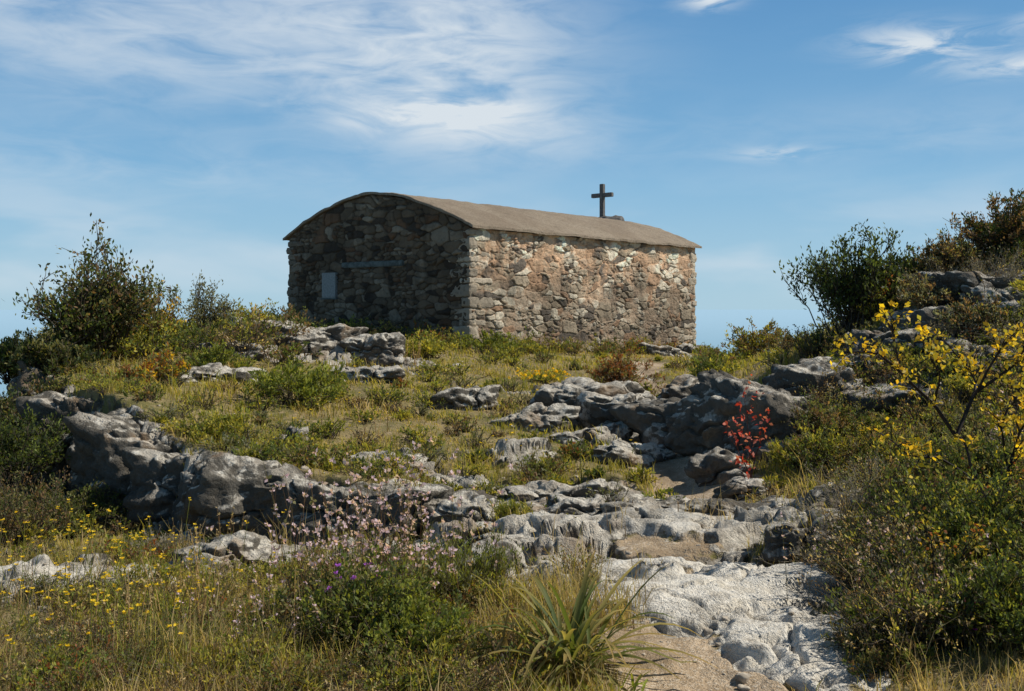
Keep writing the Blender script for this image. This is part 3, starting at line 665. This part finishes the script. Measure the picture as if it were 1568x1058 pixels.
shrub(fb,wx(640,4.5),4.5,.3,.3,n=90,twigs=4,lps=12,leaf=.024,lw=.5,cols=(G2,G1),sr=.003)
def stalks(b,cx,cy,r,n,hm,col,fl=.014,nf=26,stemc=OL,startf=.5,lean=.18,wd=.0022):
    x=cx+rng.normal(0,r,n); y=cy+rng.normal(0,r,n); z=height(x,y); K=6; t=np.linspace(0,1,K)[None,:,None]
    H=hm*rng.uniform(.55,1.1,n); ld=rng.normal(0,lean,(n,2))
    P=np.zeros((n,K,3)); P[...,0]=x[:,None]+ld[:,:1]*H[:,None]*t[...,0]**1.5; P[...,1]=y[:,None]+ld[:,1:]*H[:,None]*t[...,0]**1.5; P[...,2]=z[:,None]+H[:,None]*t[...,0]
    tubes(b,P,np.full((n,K),wd)*np.linspace(1,.5,K)[None,:],pal(n,[stemc,BR],.2))
    ng=max(3,nf//5)
    gpos=np.sort(startf+(1-startf)*np.linspace(0,1,ng))[None,:]+rng.normal(0,.015,(n,ng))
    gpos=np.clip(gpos,0,1).repeat(nf//ng+1,axis=1).ravel()
    si=np.repeat(np.arange(n),ng*(nf//ng+1)); N=len(si); tt=gpos*(K-1)*.999; a=np.floor(tt).astype(int); f=(tt-a)[:,None]
    p=P[si,a]*(1-f)+P[si,a+1]*f; D=nrm(rng.normal(size=(N,3))+np.array([0,0,.5]))
    c=pal(N,[col,col,col,stemc],.2); L=fl*rng.uniform(.6,1.3,N); leaves(b,p,D,L,L*.7,c)
stalks(fb,wx(560,5.2),5.2,.20,50,.92,LIL,.024,24)
stalks(fb,wx(640,5.4),5.4,.13,28,.84,LIL,.024,24)
stalks(fb,wx(480,5.5),5.5,.14,20,.76,LIL,.022,24)
fb.build('lilac_sage_plant',veg)
ob=B(); stalks(ob,wx(1370,5.2),5.2,.2,14,.45,LIL,.016); stalks(ob,wx(1440,4.6),4.6,.12,10,.4,LIL,.016); stalks(ob,wx(1550,7.5),7.5,.15,14,.6,LIL,.02); stalks(ob,wx(400,4.6),4.6,.2,12,.4,LIL,.015); ob.build('lilac_sage_plant',veg)
yb=B()
def flowers(b,n,px0,px1,d0,d1,h,col,sz,petals=5,top=1):
    px=rng.uniform(px0,px1,n); d=d0*(d1/d0)**rng.random(n); x=wx(px,d); y=d; z=height(x,y); K=5; t=np.linspace(0,1,K)[None,:]
    H=h*rng.uniform(.45,1.15,n)[:,None]; ld=rng.normal(0,.22,(n,2))
    P=np.stack([x[:,None]+ld[:,:1]*H*t**1.4,y[:,None]+ld[:,1:]*H*t**1.4,z[:,None]+H*t],-1)
    tubes(b,P,np.full((n,K),.0018),pal(n,[G1,OL],.2))
    for hd in range(top):
        c0=P[:,-1]+rng.normal(0,.014*hd,(n,3))
        for i in range(petals):
            a=i*2*np.pi/petals; D=nrm(np.stack([np.full(n,math.cos(a)),np.full(n,math.sin(a)),rng.uniform(.1,.8,n)],1)); s=sz*rng.uniform(.7,1.2,n); leaves(b,c0,D,s,s*.75,pal(n,[col],.15))
flowers(yb,110,-20,330,4.1,7.5,.36,YEL,.014,5,2)
flowers(yb,36,0,420,5.5,8,.4,YEL,.014,5,2)
flowers(yb,50,400,1000,10,16,.16,YEL,.022,5,1)
yb.build('yellow_wildflowers',veg)
pb=B(); flowers(pb,7,490,560,4.6,5.3,.46,(.40,.12,.60),.022,6,2); flowers(pb,4,1500,1560,4.2,4.6,.2,(.4,.05,.3),.015,6,1); pb.build('purple_wildflowers',veg)
hb=B(); cnt=0
while cnt<270:
    px=rng.uniform(-60,980); d=3.9*(7.8/3.9)**rng.random(); x=wx(px,d)
    if not ok(x,d,.6,.3): continue
    t=TYPES[rng.choice(7,p=[.15,.15,.20,.13,.04,.05,.28])]; hgt=rng.uniform(.07,.24)
    shrub(hb,x,d,hgt,hgt*1.2,n=34,lps=15,leaf=t['leaf']*.75,lw=t['lw'],cols=t['cols'],sr=.0022); cnt+=1
hb.build('foreground_herbs',veg)
def strap(name,px,d,n,Lm,cols,wd=.02,e0=.15,e1=1.25):
    b=B(); x=wx(px,d); z=height(np.array([x]),np.array([d]))[0]
    K=9; t=np.linspace(0,1,K)[None,:]; az=rng.uniform(0,6.28,n); L=Lm*rng.uniform(.55,1.15,n)[:,None]; el=rng.uniform(e0,e1,n)[:,None]
    droop=rng.uniform(.5,1.3,n)[:,None]
    hx=L*np.cos(el)*t; zz=L*np.sin(el)*t+L*.35*t-droop*L*.75*t**2.2*np.cos(el*.7)
    bx=x+rng.normal(0,.04,n)[:,None]; by=d+rng.normal(0,.04,n)[:,None]
    P=np.stack([bx+hx*np.cos(az)[:,None],by+hx*np.sin(az)[:,None],np.maximum(z+zz,z+.015)],-1)
    sd=np.stack([-np.sin(az),np.cos(az),np.zeros(n)],1)[:,None,:]; w=(wd*.5*np.sin(np.pi*(t*.86+.12))**.6)[...,None]*rng.uniform(.7,1.2,(n,1,1))
    mid=P-np.array([0,0,1])*w*.5
    V=np.stack([P-sd*w,mid,P+sd*w],2); idx=np.arange(n*K*3).reshape(n,K,3); q=[]
    for s in (0,1): q.append(np.stack([idx[:,:-1,s],idx[:,:-1,s+1],idx[:,1:,s+1],idx[:,1:,s]],-1).reshape(-1,4))
    c=pal(n,cols,.2)[:,None,:]*np.ones((n,K,1)); tip=(t[...,None]**3)*rng.uniform(0,1,(n,1,1)); c=c*(1-tip)+np.array([.42,.28,.10])*tip
    b.add(V,np.concatenate(q),None,np.repeat(c.reshape(-1,3),3,axis=0)); return b.build(name,veg,True)
strap('asphodel_plant',870,4.35,95,.58,[(.07,.11,.025),(.10,.13,.03),(.16,.17,.05),(.24,.22,.07),(.32,.27,.09)],.021,.15,1.05)
strap('asphodel_plant',965,4.1,18,.17,[(.24,.30,.04),(.18,.24,.04)],.015)
strap('asphodel_plant',770,4.4,22,.3,[(.2,.2,.06),(.3,.22,.1)],.014)
def limbs(name,lines,cols,stemc,leaf,sr,twig_per=9,nl=7,lw=.6,tip_from=.45,tlen=.22):
    b=B()
    for ln in lines:
        pts=np.array([(wx(a,d),d,wz(c,d)) for a,c,d in ln['p']]); K=14
        tt=np.linspace(0,len(pts)-1,K); P=np.stack([np.interp(tt,np.arange(len(pts)),pts[:,i]) for i in range(3)],1)
        P=P+np.cumsum(rng.normal(0,.008,(K,3)),axis=0)*np.linspace(0,1,K)[:,None]
        if ln.get('root',False): P[0,2]=height(P[:1,0],P[:1,1])[0]-.05
        r0=sr*ln.get('r',1.0); tubes(b,P[None],np.linspace(1,.35,K)[None,:]*r0,pal(1,[stemc],.1))
        m=ln.get('tw',twig_per); a=rng.integers(int(K*ln.get('tf',tip_from)),K,m); p0=P[a]
        dm=nrm(P[-1]-P[0]); dr=nrm(rng.normal(0,.6,(m,3))+dm*.6+np.array([0,0,.35])); l=rng.uniform(.3,1.0,(m,1,1))*tlen
        k2=np.linspace(0,1,5)[None,:,None]; S=p0[:,None,:]+dr[:,None,:]*l*k2+np.cumsum(rng.normal(0,.007,(m,5,3)),axis=1)*k2
        tubes(b,S,sr*.3*np.linspace(1,.5,5)[None,:]*np.ones((m,1)),pal(m,[stemc],.2))
        N=m*nl; si=np.repeat(np.arange(m),nl); a=rng.integers(2,5,N); p=S[si,a]+rng.normal(0,.016,(N,3))
        D=nrm(rng.normal(size=(N,3))*.8+np.array([0,0,.35])); L=leaf*rng.uniform(.6,1.25,N); leaves(b,p,D,L,L*lw,pal(N,cols,.25),.15)
    b.build(name,veg)
YC=[ORY,YEL,(.55,.40,.04),(.34,.30,.05)]
limbs('yellow_leaf_shrub',[dict(p=[(1520,850,6.0),(1500,740,6.1),(1465,668,6.2)],r=1.5,root=True,tw=4),
 dict(p=[(1465,668,6.2),(1430,620,6.2),(1385,580,6.1),(1345,545,6.0),(1270,545,5.9)],r=1.1,tf=.3,tw=26),
 dict(p=[(1465,668,6.2),(1490,610,6.3),(1500,575,6.4),(1465,520,6.4)],r=1.0,tw=19),
 dict(p=[(1385,580,6.1),(1368,520,6.1),(1372,488,6.1)],r=.7,tw=9),
 dict(p=[(1495,600,6.3),(1545,570,6.2),(1600,540,6.1)],r=.9,tw=20),
 dict(p=[(1430,620,6.2),(1440,570,6.0),(1420,545,5.9)],r=.7,tw=13),
 dict(p=[(1520,850,6.0),(1545,720,5.9),(1580,620,5.8)],r=1.1,tw=20,root=True),
 dict(p=[(1500,740,6.1),(1440,700,5.9),(1400,690,5.8),(1370,660,5.8)],r=.7,tw=15),
 dict(p=[(1545,720,5.9),(1530,650,5.7),(1550,600,5.7)],r=.7,tw=17),
 dict(p=[(1490,610,6.3),(1530,540,6.1),(1560,505,6.0)],r=.7,tw=15)],YC,(.05,.04,.035),.040,.015,nl=8,tlen=.18)
limbs('yellow_leaf_shrub',[dict(p=[(1440,920,4.9),(1430,850,4.9),(1420,800,4.9)],r=1,root=True,tw=9),dict(p=[(1440,920,4.9),(1470,860,4.9),(1500,810,4.9)],r=.8,root=True,tw=9)],[ORY,RU,(.3,.25,.04)],(.05,.04,.035),.028,.007,nl=6,tlen=.12)
limbs('red_leaf_shrub',[dict(p=[(1150,735,8.8),(1145,680,8.8),(1125,605,8.8)],root=True,tw=10,tf=.5),dict(p=[(1150,735,8.8),(1160,680,8.7),(1165,650,8.7)],root=True,tw=6),dict(p=[(1150,735,8.8),(1135,690,8.7),(1110,650,8.7)],root=True,tw=5),dict(p=[(1145,740,8.7),(1135,720,8.6),(1145,700,8.6)],root=True,tw=6)],
 [RED,(.55,.10,.06),(.6,.2,.15)],(.12,.05,.04),.045,.006,nl=6,tlen=.18)
db=B()
for px,d,n,h in [(330,7.4,14,.42),(1450,12.6,16,.8),(1380,12.8,10,.6),(1200,13,10,.6),(560,11,8,.3),(700,5.8,10,.35),(1540,6.0,10,.6),(620,17,16,.4),(200,5.0,20,.4),(380,4.8,14,.4),(300,5.6,16,.45)]:
    stalks(db,wx(px,d),d,.16,n,h,DRY,.012*(1+.05*d),8,DRY,.7,.15,.0015+.0003*d)
db.build('dry_grass_stems',veg)
print('veg',time.time()-T0)

# ---------------------------------------------------------------- light, sky, camera
sd=Vector((1.0,.06,0)).normalized(); el=math.radians(47); sdir=Vector((sd.x*math.cos(el),sd.y*math.cos(el),math.sin(el)))
L=bpy.data.lights.new('sun','SUN'); L.energy=5.0; L.angle=math.radians(.5); L.color=(1,.95,.85)
lo=bpy.data.objects.new('sun',L); lo.rotation_euler=sdir.to_track_quat('Z','Y').to_euler(); COL.objects.link(lo)
w=bpy.data.worlds.new('World'); scene.world=w; w.use_nodes=True; nt=w.node_tree; nt.nodes.clear(); k=NT(nt)
sky=k.n('ShaderNodeTexSky',sky_type='NISHITA'); sky.sun_disc=False; sky.sun_elevation=el; sky.sun_rotation=math.atan2(sd.x,sd.y); sky.air_density=1.0; sky.dust_density=.6; sky.ozone_density=2.0; sky.altitude=100
tc=k.n('ShaderNodeTexCoord'); sp=k.n('ShaderNodeSeparateXYZ'); k.link(tc.outputs['Generated'],sp.inputs[0])
az=k.math('ARCTAN2',sp.outputs[0],sp.outputs[1]); ev=k.math('DIVIDE',sp.outputs[2],k.math('SQRT',k.math('ADD',k.math('MULTIPLY',sp.outputs[0],sp.outputs[0]),k.math('MULTIPLY',sp.outputs[1],sp.outputs[1]))))
cv=k.n('ShaderNodeCombineXYZ'); k.link(az,cv.inputs[0]); k.link(k.math('MULTIPLY',ev,3.4),cv.inputs[1])
vec=cv.outputs[0]
def blob(px,py,sx,sy,rot=0):
    a0=(px-784)/1524; e0=(470-py)/1524; sx/=1524; sy/=1524
    da=k.math('SUBTRACT',az,a0); de=k.math('SUBTRACT',ev,e0); c,s=math.cos(rot),math.sin(rot)
    u=k.math('DIVIDE',k.math('ADD',k.math('MULTIPLY',da,c),k.math('MULTIPLY',de,s)),sx)
    v=k.math('DIVIDE',k.math('SUBTRACT',k.math('MULTIPLY',de,c),k.math('MULTIPLY',da,s)),sy)
    return k.math('EXPONENT',k.math('MULTIPLY',k.math('ADD',k.math('MULTIPLY',u,u),k.math('MULTIPLY',v,v)),-1.0))
nA=k.noise(vec,3.2,5,.55,.5); nB=k.noise(vec,11,6,.60,.8); nC=k.noise(vec,5,4,.5,.3)
big=k.math('ADD',blob(680,70,210,150,-.2),k.math('MULTIPLY',blob(230,70,400,110,0),.8))
big=k.math('ADD',big,k.math('MULTIPLY',blob(720,185,170,45,-.1),.9))
big=k.math('ADD',big,k.math('MULTIPLY',blob(1350,220,380,45,0),.30))
big=k.math('ADD',big,k.math('MULTIPLY',blob(150,270,330,40,0),.45))
wide=k.math('MULTIPLY',k.math('MULTIPLY',big,k.ramp(k.math('ADD',k.math('MULTIPLY',nA,.60),k.math('MULTIPLY',nB,.40)),.33,.62)),.86)
small=k.math('ADD',blob(1380,98,90,26,-.1),blob(1535,140,90,14,.0)); small=k.math('ADD',small,blob(1085,8,40,16,0)); small=k.math('ADD',small,k.math('MULTIPLY',blob(650,178,110,14,.1),.7))
small=k.math('ADD',small,k.math('MULTIPLY',blob(1560,80,60,14,0.1),.8)); small=k.math('ADD',small,k.math('MULTIPLY',blob(1180,243,60,10,0),.6))
small=k.math('MULTIPLY',small,k.ramp(nB,.36,.58))
hz=k.math('MULTIPLY',k.math('MULTIPLY',k.ramp(ev,.16,.05),k.ramp(ev,.0,.03)),k.math('MULTIPLY',k.ramp(nC,.40,.68),.45))
cl=k.math('ADD',k.math('ADD',wide,small),hz,clamp=True)
g=k.mix(k.ramp(ev,.0,.14,'LINEAR'),(4.6,7.1,8.7),(2.4,5.2,8.0)); g=k.mix(k.ramp(ev,.12,.38,'LINEAR'),g,(.75,2.7,5.9))
skyc=k.mix(.87,sky.outputs[0],g)
skyc=k.mix(k.ramp(ev,.35,1.2),skyc,k.mix(1.0,sky.outputs[0],(.50,.46,.40),'MULTIPLY'))
cc=k.mix(cl,skyc,(7.6,8.4,9.1))
bg=k.n('ShaderNodeBackground'); k.link(cc,bg.inputs[0]); bg.inputs[1].default_value=.09
o=k.n('ShaderNodeOutputWorld'); k.link(bg.outputs[0],o.inputs[0])
cam=bpy.data.cameras.new('camera'); cam.lens=35; cam.sensor_width=36; cam.shift_y=-59/1568; cam.clip_end=100000; cam.clip_start=.05
co=bpy.data.objects.new('camera',cam); co.location=(0,0,0); co.rotation_euler=(math.pi/2,0,0); COL.objects.link(co); scene.camera=co
scene.view_settings.view_transform='Standard'; scene.view_settings.look='None'; scene.view_settings.exposure=0
print('done',time.time()-T0)
